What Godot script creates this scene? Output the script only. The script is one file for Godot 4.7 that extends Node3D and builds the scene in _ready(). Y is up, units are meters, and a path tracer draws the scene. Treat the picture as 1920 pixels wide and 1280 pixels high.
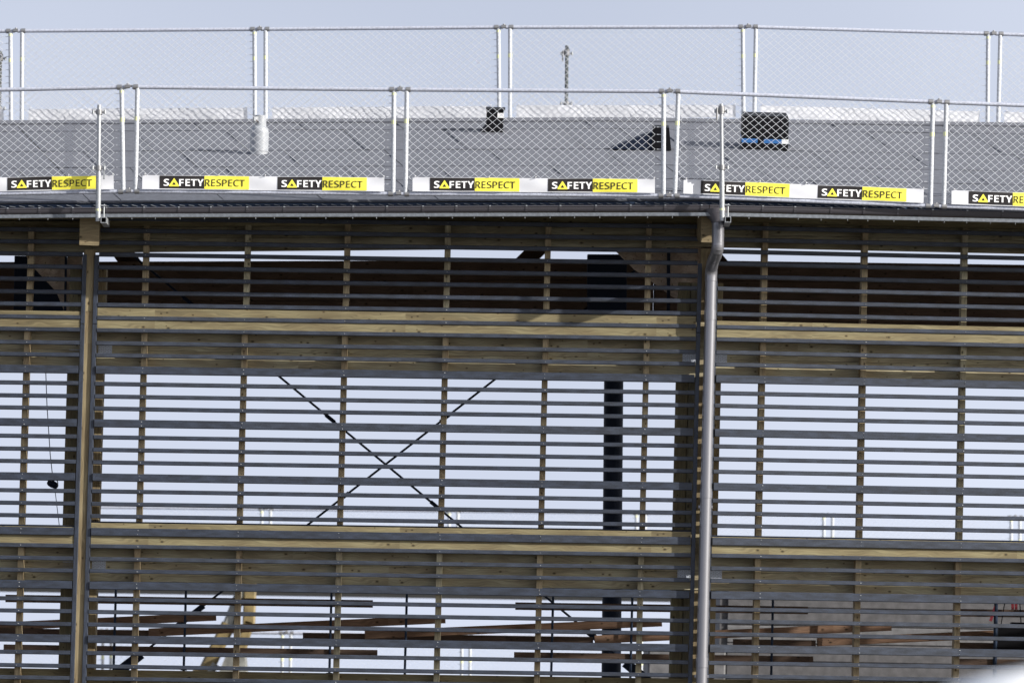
extends Node3D

# ---------------------------------------------------------------- helpers
var rng := RandomNumberGenerator.new()
var used := {}
var cache := {}
var M := {}

func numbered(parent: Node, called: String) -> String:
	var key := str(parent.get_instance_id()) + called
	var n: int = used.get(key, 0)
	used[key] = n + 1
	return called if n == 0 else "%s_%03d" % [called, n]

func put(node: Node3D, called: String, parent: Node) -> Node3D:
	node.name = numbered(parent, called)
	parent.add_child(node, true)
	return node

func tag(o: Node, label: String, category: String, group := "", kind := "") -> void:
	o.set_meta("label", label)
	if category: o.set_meta("category", category)
	if group: o.set_meta("group", group)
	if kind: o.set_meta("kind", kind)

func thing(called: String, label: String, category: String, at := Vector3.ZERO, group := "") -> Node3D:
	var o := Node3D.new()
	put(o, called, self)
	o.position = at
	tag(o, label, category, group)
	return o

func copy_of(o: Node3D, called: String, label: String) -> Node3D:
	var c: Node3D = o.duplicate()
	put(c, called, self)
	c.set_meta("label", label)
	return c

func form(mesh: Mesh, called: String, mat: Material, parent: Node, xf := Transform3D.IDENTITY) -> MeshInstance3D:
	var o := MeshInstance3D.new()
	o.mesh = mesh
	o.material_override = mat
	o.transform = xf
	put(o, called, parent)
	return o

func start() -> SurfaceTool:
	var st := SurfaceTool.new()
	st.begin(Mesh.PRIMITIVE_TRIANGLES)
	return st

func tri(st: SurfaceTool, p: Array, n: Array, uv: Array) -> void:
	var order := [0, 1, 2]
	if (p[1] - p[0]).cross(p[2] - p[0]).dot(n[0] + n[1] + n[2]) > 0.0: order = [0, 2, 1]
	for i in order:
		st.set_normal(n[i])
		st.set_uv(uv[i])
		st.add_vertex(p[i])

func quad(st: SurfaceTool, a: Vector3, b: Vector3, c: Vector3, d: Vector3, n: Vector3, u0 := Vector2.ZERO, u1 := Vector2(1, 1)) -> void:
	var ua := u0
	var ub := Vector2(u1.x, u0.y)
	var uc := u1
	var ud := Vector2(u0.x, u1.y)
	tri(st, [a, b, c], [n, n, n], [ua, ub, uc])
	tri(st, [a, c, d], [n, n, n], [ua, uc, ud])

# a profile (points in the y-z plane) drawn out along x; UVs run in metres
func prism(st: SurfaceTool, prof: PackedVector2Array, x0: float, x1: float, off := Vector2.ZERO, xf := Transform3D.IDENTITY) -> void:
	var n := prof.size()
	var mid := Vector2.ZERO
	for p in prof: mid += p / n
	var run := 0.0
	for i in n:
		var a := prof[i]
		var b := prof[(i + 1) % n]
		var e := b - a
		var nn := Vector2(e.y, -e.x).normalized()
		if nn.dot((a + b) / 2.0 - mid) < 0.0: nn = -nn
		var nor := xf.basis * Vector3(0, nn.x, nn.y)
		quad(st, xf * Vector3(x0, a.x, a.y), xf * Vector3(x1, a.x, a.y), xf * Vector3(x1, b.x, b.y), xf * Vector3(x0, b.x, b.y), nor.normalized(), Vector2(x0, run) + off, Vector2(x1, run + e.length()) + off)
		run += e.length()
	var fan := Geometry2D.triangulate_polygon(prof)
	for s in [0, 1]:
		var x := x1 if s else x0
		var nor := (xf.basis * Vector3(1 if s else -1, 0, 0)).normalized()
		for k in range(0, fan.size(), 3):
			var q := []
			var uv := []
			for j in 3:
				var p := prof[fan[k + j]]
				q.append(xf * Vector3(x, p.x, p.y))
				uv.append(Vector2(p.y, p.x) + off)
			tri(st, q, [nor, nor, nor], uv)

func rect(h: float, d: float, c: float) -> PackedVector2Array:
	var y := h / 2.0
	var z := d / 2.0
	if c <= 0.0: return PackedVector2Array([Vector2(-y, -z), Vector2(-y, z), Vector2(y, z), Vector2(y, -z)])
	return PackedVector2Array([Vector2(-y + c, -z), Vector2(-y, -z + c), Vector2(-y, z - c), Vector2(-y + c, z), Vector2(y - c, z), Vector2(y, z - c), Vector2(y, -z + c), Vector2(y - c, -z)])

func beam_mesh(length: float, h: float, d: float, c: float, v: int) -> ArrayMesh:
	var key := "b%.3f %.4f %.4f %.4f %d" % [length, h, d, c, v]
	if not cache.has(key):
		var st := start()
		prism(st, rect(h, d, c), 0.0, length, Vector2(0.37 * v, 0.113 * v))
		cache[key] = st.commit()
	return cache[key]

func along(a: Vector3, b: Vector3) -> Transform3D:
	var x := (b - a).normalized()
	var z := Vector3(0, 0, 1)
	if absf(x.y) < 0.9: z = x.cross(Vector3.UP).normalized()
	if absf(x.z) > 0.98: z = Vector3(1, 0, 0)
	var y := z.cross(x).normalized()
	z = x.cross(y)
	return Transform3D(Basis(x, y, z), a)

func beam(parent: Node, called: String, mat: Material, a: Vector3, b: Vector3, h: float, d: float, c := 0.003, v := -1) -> MeshInstance3D:
	var k := rng.randi() % 6 if v < 0 else v
	return form(beam_mesh(a.distance_to(b), h, d, c, k), called, mat, parent, along(a, b))

func ring(st: SurfaceTool, a: Vector3, b: Vector3, ra: float, rb: float, sides: int, caps := true) -> void:
	var t := along(a, b)
	var len := a.distance_to(b)
	for i in sides:
		var p := []
		for k in [i, i + 1]:
			var w: float = TAU * k / sides
			p.append(t.basis.y * cos(w) + t.basis.z * sin(w))
		var u0 := float(i) / sides * TAU * ra
		var u1 := float(i + 1) / sides * TAU * ra
		tri(st, [a + p[0] * ra, b + p[0] * rb, b + p[1] * rb], [p[0], p[0], p[1]], [Vector2(0, u0), Vector2(len, u0), Vector2(len, u1)])
		tri(st, [a + p[0] * ra, b + p[1] * rb, a + p[1] * ra], [p[0], p[1], p[1]], [Vector2(0, u0), Vector2(len, u1), Vector2(0, u1)])
		if caps:
			var n := t.basis.x
			tri(st, [a, a + p[0] * ra, a + p[1] * ra], [-n, -n, -n], [Vector2.ZERO, Vector2(ra, 0), Vector2(0, ra)])
			tri(st, [b, b + p[0] * rb, b + p[1] * rb], [n, n, n], [Vector2.ZERO, Vector2(rb, 0), Vector2(0, rb)])

func tube(parent: Node, called: String, mat: Material, a: Vector3, b: Vector3, r: float, sides := 14) -> MeshInstance3D:
	var length := a.distance_to(b)
	var key := "t%.3f %.4f %d" % [length, r, sides]
	if not cache.has(key):
		var st := start()
		ring(st, Vector3.ZERO, Vector3(length, 0, 0), r, r, sides)
		cache[key] = st.commit()
	return form(cache[key], called, mat, parent, along(a, b))

func lathe(st: SurfaceTool, prof: Array, sides: int, at := Vector3.ZERO) -> void:
	for k in prof.size() - 1:
		var a: Vector2 = prof[k]
		var b: Vector2 = prof[k + 1]
		var e := b - a
		var nn := Vector2(e.y, -e.x).normalized()
		for i in sides:
			var p := []
			for j in [i, i + 1]: p.append(Vector3(cos(TAU * j / sides), 0, sin(TAU * j / sides)))
			var n := []
			for j in 2: n.append((p[j] * nn.x + Vector3.UP * nn.y).normalized())
			var q := [at + p[0] * a.x + Vector3.UP * a.y, at + p[1] * a.x + Vector3.UP * a.y, at + p[1] * b.x + Vector3.UP * b.y, at + p[0] * b.x + Vector3.UP * b.y]
			var uv := [Vector2(i * 0.1, a.y), Vector2(i * 0.1 + 0.1, a.y), Vector2(i * 0.1 + 0.1, b.y), Vector2(i * 0.1, b.y)]
			tri(st, [q[0], q[1], q[2]], [n[0], n[1], n[1]], [uv[0], uv[1], uv[2]])
			tri(st, [q[0], q[2], q[3]], [n[0], n[1], n[0]], [uv[0], uv[2], uv[3]])

func boxat(st: SurfaceTool, centre: Vector3, size: Vector3, c := 0.0, basis := Basis.IDENTITY) -> void:
	prism(st, rect(size.y, size.z, c), -size.x / 2.0, size.x / 2.0, Vector2.ZERO, Transform3D(basis, centre))

# ---------------------------------------------------------------- materials
func noise(freq: float, seed_at: int, octaves := 3) -> FastNoiseLite:
	var n := FastNoiseLite.new()
	n.seed = seed_at
	n.frequency = freq
	n.noise_type = FastNoiseLite.TYPE_SIMPLEX_SMOOTH
	n.fractal_octaves = octaves
	return n

func lin(r: float, g: float, b: float) -> Color:
	return Color(r, g, b).linear_to_srgb()

func mat(called: String, colour: Color, rough := 0.7, metal := 0.0, tex: Texture2D = null, scale := Vector3.ONE) -> StandardMaterial3D:
	var m := StandardMaterial3D.new()
	m.resource_name = called
	m.albedo_color = colour
	m.roughness = rough
	m.metallic = metal
	if tex:
		m.albedo_texture = tex
		m.uv1_scale = scale
	M[called] = m
	return m

func wood_picture() -> Image:
	var w := 1024
	var h := 256
	var im := Image.create(w, h, false, Image.FORMAT_RGB8)
	var grain := noise(0.045, 3, 3)
	var fine := noise(0.3, 5, 2)
	var broad := noise(0.006, 8, 2)
	var r := RandomNumberGenerator.new()
	r.seed = 12
	var knots := []
	for k in 46: knots.append(Vector3(r.randf() * w, r.randf() * h, r.randf_range(1.2, 3.0)))
	for y in h:
		for x in w:
			var bend := broad.get_noise_2d(x, y * 3.0) * 14.0
			var g := grain.get_noise_2d(x * 0.035, (y + bend) * 3.2)
			var f := fine.get_noise_2d(x * 0.06, y * 2.0)
			var b := broad.get_noise_2d(x * 0.7 + 900.0, y * 2.0)
			var v := 0.83 + 0.16 * g + 0.06 * f + 0.12 * b
			im.set_pixel(x, y, Color(v, v * (0.985 + 0.03 * b), v * (0.95 + 0.05 * b)))
	for k in knots:
		for dy in range(-12, 13):
			for dx in range(-18, 19):
				var d: float = Vector2(dx * 0.62, dy).length() / k.z
				if d < 2.2:
					var x := posmod(int(k.x) + dx, w)
					var y := posmod(int(k.y) + dy, h)
					var s := 0.42 if d < 1.0 else lerpf(0.74, 1.0, (d - 1.0) / 1.2)
					var c := im.get_pixel(x, y)
					im.set_pixel(x, y, Color(c.r * s, c.g * s * 0.97, c.b * s * 0.92))
	return im

func paint_picture() -> Image:
	var w := 1024
	var h := 128
	var im := Image.create(w, h, false, Image.FORMAT_RGB8)
	var a := noise(0.02, 21, 4)
	var b := noise(0.16, 22, 2)
	for y in h:
		for x in w:
			var v := 0.80 + 0.24 * a.get_noise_2d(x * 0.5, y * 2.0) + 0.13 * b.get_noise_2d(x * 0.5, y * 1.5)
			im.set_pixel(x, y, Color(v, v, v))
	var r := RandomNumberGenerator.new()
	r.seed = 4
	for k in 150:   # scuffs and plaster smears left on the slats
		var x := r.randf() * w
		var y := r.randf() * h
		var step := Vector2(r.randf_range(-1, 1), r.randf_range(-0.6, 0.6))
		var pale := r.randf_range(0.06, 0.30)
		for s in r.randi_range(4, 26):
			var c := im.get_pixel(posmod(int(x), w), posmod(int(y), h))
			im.set_pixel(posmod(int(x), w), posmod(int(y), h), Color(minf(1, c.r + pale), minf(1, c.g + pale), minf(1, c.b + pale)))
			x += step.x
			y += step.y
	return im

func grain_picture(seed_at: int, low: float, freq: float) -> Image:
	var s := 512
	var im := Image.create(s, s, false, Image.FORMAT_RGB8)
	var a := noise(freq, seed_at, 4)
	var r := RandomNumberGenerator.new()
	r.seed = seed_at
	for y in s:
		for x in s:
			var v := low + (1.0 - low) * (0.5 + 0.5 * a.get_noise_2d(x, y)) + r.randf_range(-0.07, 0.07)
			im.set_pixel(x, y, Color(v, v, v))
	return im

func make_materials() -> void:
	var wood := ImageTexture.create_from_image(wood_picture())
	var paint := ImageTexture.create_from_image(paint_picture())
	var gran := ImageTexture.create_from_image(grain_picture(31, 0.72, 0.02))
	var dirt := ImageTexture.create_from_image(grain_picture(37, 0.55, 0.012))
	var ws := Vector3(1.0 / 2.4, 1.0 / 0.6, 1)
	mat("wood", lin(0.255, 0.218, 0.130), 0.85, 0.0, wood, ws)
	mat("wood_warm", lin(0.285, 0.228, 0.140), 0.85, 0.0, wood, ws)
	mat("wood_green", lin(0.33, 0.295, 0.205), 0.85, 0.0, wood, ws)
	mat("wood_fill_lit", lin(0.47, 0.42, 0.30), 0.85, 0.0, wood, ws)  # lightened to stand in for fill light behind the slats
	mat("stud_fill_lit", lin(0.45, 0.36, 0.235), 0.85, 0.0, wood, ws)  # stud wood, also lightened in place of fill light
	mat("wood_red", lin(0.29, 0.175, 0.122), 0.85, 0.0, wood, ws)
	mat("ply", lin(0.62, 0.50, 0.43), 0.85, 0.0, wood, Vector3(1.0 / 0.6, 1.0 / 0.6, 1))
	mat("slat", lin(0.032, 0.043, 0.072), 0.6, 0.0, paint, Vector3(1.0 / 2.2, 1.0 / 0.27, 1))
	mat("slat_pale", lin(0.040, 0.051, 0.079), 0.6, 0.0, paint, Vector3(1.0 / 2.2, 1.0 / 0.27, 1))
	mat("felt", lin(0.140, 0.149, 0.183), 0.95, 0.0, gran, Vector3(1.0 / 0.9, 1.0 / 0.9, 1))
	mat("felt_dark", lin(0.134, 0.143, 0.176), 0.95, 0.0, gran, Vector3(1.0 / 0.9, 1.0 / 0.9, 1))
	mat("felt_pale", lin(0.146, 0.154, 0.188), 0.95, 0.0, gran, Vector3(1.0 / 0.9, 1.0 / 0.9, 1))
	mat("bitumen", lin(0.028, 0.030, 0.040), 0.8)
	mat("seam", lin(0.088, 0.094, 0.118), 0.9)
	mat("gutter", lin(0.062, 0.058, 0.068), 0.38)
	mat("drip", lin(0.18, 0.20, 0.235), 0.5, 0.0, gran, Vector3(2, 2, 1))
	mat("pipe", lin(0.25, 0.25, 0.275), 0.30, 0.6)
	mat("zinc", lin(0.50, 0.52, 0.55), 0.42, 0.55, gran, Vector3(4, 4, 1))
	mat("screw", lin(0.24, 0.25, 0.27), 0.5)
	mat("tube_dark", lin(0.085, 0.10, 0.10), 0.6, 0.0, gran, Vector3(4, 4, 1))  # dark grey-green of the tubes behind the ridge fence
	mat("plate", lin(0.58,0.63,0.74), 0.5, 0.0, gran, Vector3(6, 6, 1))
	mat("board_brown", lin(0.130, 0.084, 0.066), 0.85, 0.0, wood, ws)  # ring beam and struts: shade is partly put into this darker brown
	mat("clamp", lin(0.24, 0.24, 0.25), 0.45, 0.6)
	mat("white_post", lin(0.62, 0.65, 0.71), 0.4, 0.0, gran, Vector3(3, 3, 1))
	mat("rail_grey", lin(0.50, 0.53, 0.64), 0.42, 0.0, gran, Vector3(3, 3, 1))
	mat("wire", lin(0.50, 0.52, 0.57), 0.4)
	mat("sticker", lin(0.62, 0.64, 0.40), 0.6)
	mat("cloth", lin(0.60,0.61,0.66), 0.75)
	mat("print_black", lin(0.030, 0.028, 0.030), 0.7)
	mat("print_yellow", lin(0.80, 0.72, 0.07), 0.7)
	mat("print_white", lin(0.82, 0.82, 0.84), 0.7)
	mat("steel_dark", lin(0.014, 0.020, 0.038), 0.5)
	mat("steel_blue", lin(0.024,0.036,0.064), 0.45)
	mat("bottle_white", lin(0.40,0.42,0.46), 0.4, 0.0, gran, Vector3(3, 3, 1))
	mat("black_wrap", lin(0.008, 0.008, 0.010), 0.5)
	mat("tape_blue", lin(0.02, 0.13, 0.38), 0.45)
	mat("label_white", lin(0.78, 0.78, 0.80), 0.5)
	mat("brass", lin(0.25, 0.12, 0.05), 0.4, 0.7)
	mat("machine_yellow", lin(0.30, 0.225, 0.10), 0.5, 0.0, dirt, Vector3(0.6, 0.6, 1))
	mat("machine_grey", lin(0.30, 0.30, 0.28), 0.6, 0.0, dirt, Vector3(0.6, 0.6, 1))
	mat("rubber", lin(0.012, 0.012, 0.013), 0.8)
	mat("cabin", lin(0.115, 0.112, 0.122), 0.7, 0.0, gran, Vector3(0.7, 0.7, 1))
	mat("cabin_pale", lin(0.17, 0.168, 0.18), 0.7, 0.0, gran, Vector3(0.7, 0.7, 1))
	mat("red_strap", lin(0.19, 0.014, 0.028), 0.6)
	mat("car_white", lin(0.80, 0.81, 0.83), 0.25)
	for k in ["black_wrap", "steel_dark", "print_black", "bitumen", "steel_blue"]: M[k].metallic_specular = 0.2
	M.car_white.clearcoat_enabled = true
	M.car_white.clearcoat = 0.6
	mat("car_glass", lin(0.02, 0.05, 0.13), 0.06)
	mat("lamp_red", lin(0.35, 0.02, 0.02), 0.3)
	mat("gravel", lin(0.20, 0.19, 0.175), 0.95, 0.0, dirt, Vector3(0.25, 0.25, 1))

# ---------------------------------------------------------------- the plan of the stand
# joints between the bays in plan (slat face), corners of the roof edge and of the ridge
const JOINT := [Vector3(-9.983, 0, -0.397), Vector3(-4.057, 0, -0.1), Vector3(1.877, 0, 0), Vector3(7.781, 0, -0.592), Vector3(13.60, 0, -1.75)]
const EAVE := [Vector3(-9.939, 6.457, 0.225), Vector3(-4.018, 6.637, 0.521), Vector3(1.833, 6.801, 0.619), Vector3(7.718, 6.880, 0.034), Vector3(13.45, 6.95, -1.13)]
const LIP := [Vector3(-9.926, 6.418, 0.296), Vector3(-4.012, 6.593, 0.591), Vector3(1.832, 6.759, 0.689), Vector3(7.710, 6.834, 0.105)]
const DRIP := [Vector3(-9.942, 6.332, 0.296), Vector3(-4.017, 6.515, 0.592), Vector3(1.839, 6.671, 0.690), Vector3(7.727, 6.745, 0.104), Vector3(13.46, 6.815, -1.06)]
const RIDGE := [Vector3(-11.142, 7.833, -6.155), Vector3(-5.298, 8.013, -5.862), Vector3(0.947, 8.191, -5.716), Vector3(6.928, 8.315, -6.206), Vector3(12.6, 8.40, -7.4)]
const HEADER := [Vector3(-10.042, 6.125, -0.48), Vector3(-4.052, 6.239, -0.18), Vector3(1.865, 6.435, -0.08), Vector3(7.817, 6.508, -0.676), Vector3(13.63, 6.56, -1.83)]
const FLOOR_RISE := [0.0090, 0.0098, 0.0112, 0.0112]
const SETBACK := [-0.053, 0.0, 0.0576, 0.124]   # height of each bay's left end over that of the middle bay
const NARROW := [6.553, 6.4375, 6.3212, 6.2039, 6.0830, 5.9637, 5.8414, 5.7196, 5.5978, 5.4791, 5.3543, 5.2383, 4.9654, 4.8438, 4.7279, 4.4548, 4.3334, 4.2150, 3.9371, 3.8173, 3.6986, 3.4134, 3.2927, 3.1751, 2.9045, 2.7875, 2.6655, 2.3936, 2.2681, 2.1523, 2.0350]
const WIDE := [5.0977, 4.5860, 4.0692, 3.5494, 3.0383, 2.5282]
var stand: Node3D
var bay_length := 5.934

func bay_frame(i: int) -> Transform3D:
	var x: Vector3 = (JOINT[i + 1] - JOINT[i]).normalized()
	return Transform3D(Basis(x, Vector3.UP, x.cross(Vector3.UP)), JOINT[i])

func make_screen(i: int) -> void:
	var s := Node3D.new()
	put(s, "slatted_screen", stand)
	s.transform = bay_frame(i)
	var rise: float = FLOOR_RISE[i]
	var base: float = SETBACK[i]
	var ends: Array = [[0.10, 5.854], [0.082, 5.813], [0.078, 5.834], [0.10, 5.83]][i]
	var u0: float = ends[0]
	var u1: float = ends[1]
	var tops: Array = [[5.695, 3.636], [5.655, 3.592]][0 if i == 1 else 1]
	var first := 0.546 if i == 2 else 0.531
	var step := 0.969 if i == 2 else 0.962
	var at := func(u: float, h: float, z: float) -> Vector3: return Vector3(u, base + h + rise * u, z)
	# some slats run through, others are butted on a stud
	for group in 2:
		for h in (WIDE if group else NARROW):
			var mt: Material = M.slat if rng.randf() < 0.65 else M.slat_pale
			var tall := 0.0745 if group else 0.0395
			var deep := 0.073 if group else 0.060
			var z := -0.0235 if group else -0.030
			var cuts := [u0 + 0.004 * group, u1 - 0.004 * group]
			if rng.randf() < 0.45: cuts.insert(1, first + step * rng.randi_range(1, 4))
			var y0 := rng.randf_range(-0.0016, 0.0016)
			for k in cuts.size() - 1:
				var y1 := rng.randf_range(-0.0016, 0.0016)
				beam(s, "slat", mt, at.call(cuts[k] + (0.0012 if k else 0.0), h + y0, z), at.call(cuts[k + 1] - (0.0012 if k < cuts.size() - 2 else 0.0), h + y1, z), tall, deep, 0.0045)
				y0 = y1 + rng.randf_range(-0.001, 0.001)
				if rng.randf() < 0.4: mt = M.slat if mt == M.slat_pale else M.slat_pale
	# upright trims at both ends, in two lengths
	for e in [[u0 - 0.002, -1.0], [u1 + 0.002, 1.0]]:
		var u: float = e[0] + e[1] * 0.021
		beam(s, "trim", M.slat, at.call(u, 1.5, -0.045), at.call(u, 5.535, -0.045), 0.040, 0.082, 0.002)
		beam(s, "trim", M.slat, at.call(u, 5.541, -0.045), at.call(u, 6.20, -0.045), 0.040, 0.082, 0.002)
	# studs
	for k in 6:
		var u := first + step * k
		var top: float = lerpf(HEADER[i].y, HEADER[i + 1].y, u / bay_length) + 0.24
		for piece in [[tops[0] + 0.002 + base + rise * u, top], [tops[1] + 0.002 + base + rise * u, 5.465 + base + rise * u], [1.2, 3.42 + base + rise * u]]:
			var off := rng.randf_range(-0.006, 0.006)
			var set := -0.140 if i < 2 else -0.161
			beam(s, "stud", [M.stud_fill_lit, M.stud_fill_lit, M.wood_fill_lit][rng.randi() % 3], Vector3(u + off, piece[0], set), Vector3(u + off, piece[1], set), 0.056, 0.112, 0.002)
	# rails in front, boards of the spandrels behind
	for q in 2:
		var lo: float = [5.467, 3.4245][q]
		var mid: float = (lo + tops[q]) / 2.0
		beam(s, "rail_board", M.wood, at.call(u0 + 0.002, mid, -0.0525), at.call(u1 - 0.002, mid, -0.0525), tops[q] - lo, 0.079, 0.004)
	var behind: float = [-0.240, -0.250, -0.290, -0.290][i]
	for h in [5.575, 5.398, 5.221, 3.54, 3.363, 3.186, 2.165, 1.988, 1.811]:
		beam(s, "spandrel_board", M.wood_fill_lit if h > 3.0 else M.wood, at.call(-0.02, h - 0.012, behind + rng.randf_range(-0.0015, 0.0015)), at.call(bay_length - 0.02, h - 0.012, behind), 0.1755, 0.09, 0.003)
	beam(s, "sill_strip", M.steel_dark, at.call(u0, tops[1] + 0.0095, -0.11), at.call(u1, tops[1] + 0.0095, -0.11), 0.013, 0.13, 0.001)
	# the header under the roof
	for k in 3:
		var ya: float = HEADER[i].y + 0.062 + 0.124 * k
		var yb: float = HEADER[i + 1].y + 0.062 + 0.124 * k
		beam(s, "header_board", M.wood_green, Vector3(0.0, ya, -0.2500), Vector3(bay_length - 0.01, yb, -0.2500), 0.122, 0.09, 0.003)
	beam(s, "header_board", M.wood, Vector3(u0, HEADER[i].y + 0.27, -0.13), Vector3(u1, HEADER[i + 1].y + 0.25, -0.13), 0.07, 0.06, 0.003)
	# perforated nail plates at the ends of the spandrels
	for h in [5.312, 3.252]:
		for u in [u0 + 0.07, u1 - 0.055]:
			var c: Vector3 = at.call(u, h, -0.200 if i < 2 else -0.24)
			var pl := beam(s, "nail_plate", M.plate, c - Vector3(0.065, 0, 0), c + Vector3(0.065, 0, 0), 0.10, 0.008, 0.001)
			var dots := start()
			for a in 7:
				for b in 4: boxat(dots, Vector3(0.012 + a * 0.0178, -0.036 + b * 0.024 + (0.008 if a % 2 else 0.0), 0.005), Vector3(0.006, 0.008, 0.003))
			form(dots.commit(), "nail_heads", M.clamp, pl)
	# screw heads where slats cross the studs
	var st := start()
	for k in 6:
		var u := first + step * k
		for h in NARROW: ring(st, at.call(u + rng.randf_range(-0.012, 0.012), h, -0.002), at.call(u, h, 0.0025), 0.004, 0.003, 6)
		for h in WIDE:
			for d in [-0.019, 0.019]: ring(st, at.call(u + rng.randf_range(-0.012, 0.012), h + d, 0.011), at.call(u, h + d, 0.0155), 0.004, 0.003, 6)
	form(st.commit(), "screw_heads", M.screw, s).set_meta("kind", "stuff")

func make_posts() -> void:
	for k in [1, 2]:
		var j: Vector3 = JOINT[k]
		var x: float = j.x + [0.0, -0.014, -0.022][k]
		var w: float = [0.0, 0.108, 0.13][k]
		var set: float = [0.0, 0.10, 0.29][k]
		var cutat: float = [0.0, 5.655, 5.80][k]
		beam(stand, "timber_post", M.wood_warm, Vector3(x, 0, j.z - set), Vector3(x, cutat, j.z - set), w, 0.15, 0.004)
		beam(stand, "post_head", M.wood_warm, Vector3(x, cutat + 0.003, j.z - set - 0.002), Vector3(x, 6.25 + 0.17 * (k - 1), j.z - set - 0.002), w - 0.004, 0.15, 0.004)
		var lo: float = [0.0, -4.262, 1.588][k]
		var hi: float = [0.0, -3.915, 2.018][k]
		var parts: Array = [[lo, lo + 0.115], [lo + 0.119, hi - 0.082], [hi - 0.078, hi]]
		for q in 3:
			var p: Array = parts[q]
			beam(stand, "timber_post", [M.wood, M.wood_green, M.wood_warm][q], Vector3((p[0] + p[1]) / 2, 0, j.z - 0.34 - 0.17 * (k - 1) - 0.012 * (q % 2)), Vector3((p[0] + p[1]) / 2, 6.1, j.z - 0.34 - 0.17 * (k - 1) - 0.012 * (q % 2)), p[1] - p[0], 0.26, 0.004)
		# the end of the rafter that carries the eave
		var f: float = [0.0, 0.40, 0.495][k]
		var cx: float = [0.0, -4.04, 1.874][k]
		var cy: float = [0.0, 6.385, 6.545][k]
		var r := beam(stand, "rafter_end", M.wood_warm, Vector3(cx, cy, f), Vector3(cx - 0.09, cy + 0.25, f - 1.9), 0.27 if k == 1 else 0.25, [0.0, 0.186, 0.214][k], 0.004)

func roof_at(i: int, a: float, b: float) -> Vector3:
	return EAVE[i].lerp(EAVE[i + 1], a).lerp(RIDGE[i].lerp(RIDGE[i + 1], a), b)

func slab(st: SurfaceTool, q: Array, down: Vector3) -> void:
	var n: Vector3 = (q[1] - q[0]).cross(q[3] - q[0]).normalized()
	if n.y < 0.0: n = -n
	var w: float = q[0].distance_to(q[1])
	var h: float = q[0].distance_to(q[3])
	var o := Vector2(rng.randf(), rng.randf())
	quad(st, q[0], q[1], q[2], q[3], n, o, o + Vector2(w, h))
	quad(st, q[0] + down, q[1] + down, q[2] + down, q[3] + down, -n, o, o + Vector2(w, h))
	for k in 4:
		var a: Vector3 = q[k]
		var b: Vector3 = q[(k + 1) % 4]
		var mid: Vector3 = (q[0] + q[2]) / 2.0
		var nn := (b - a).cross(n).normalized()
		if nn.dot((a + b) / 2.0 - mid) < 0.0: nn = -nn
		quad(st, a, b, b + down, a + down, nn, o, o + Vector2(a.distance_to(b), 0.01))

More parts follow.
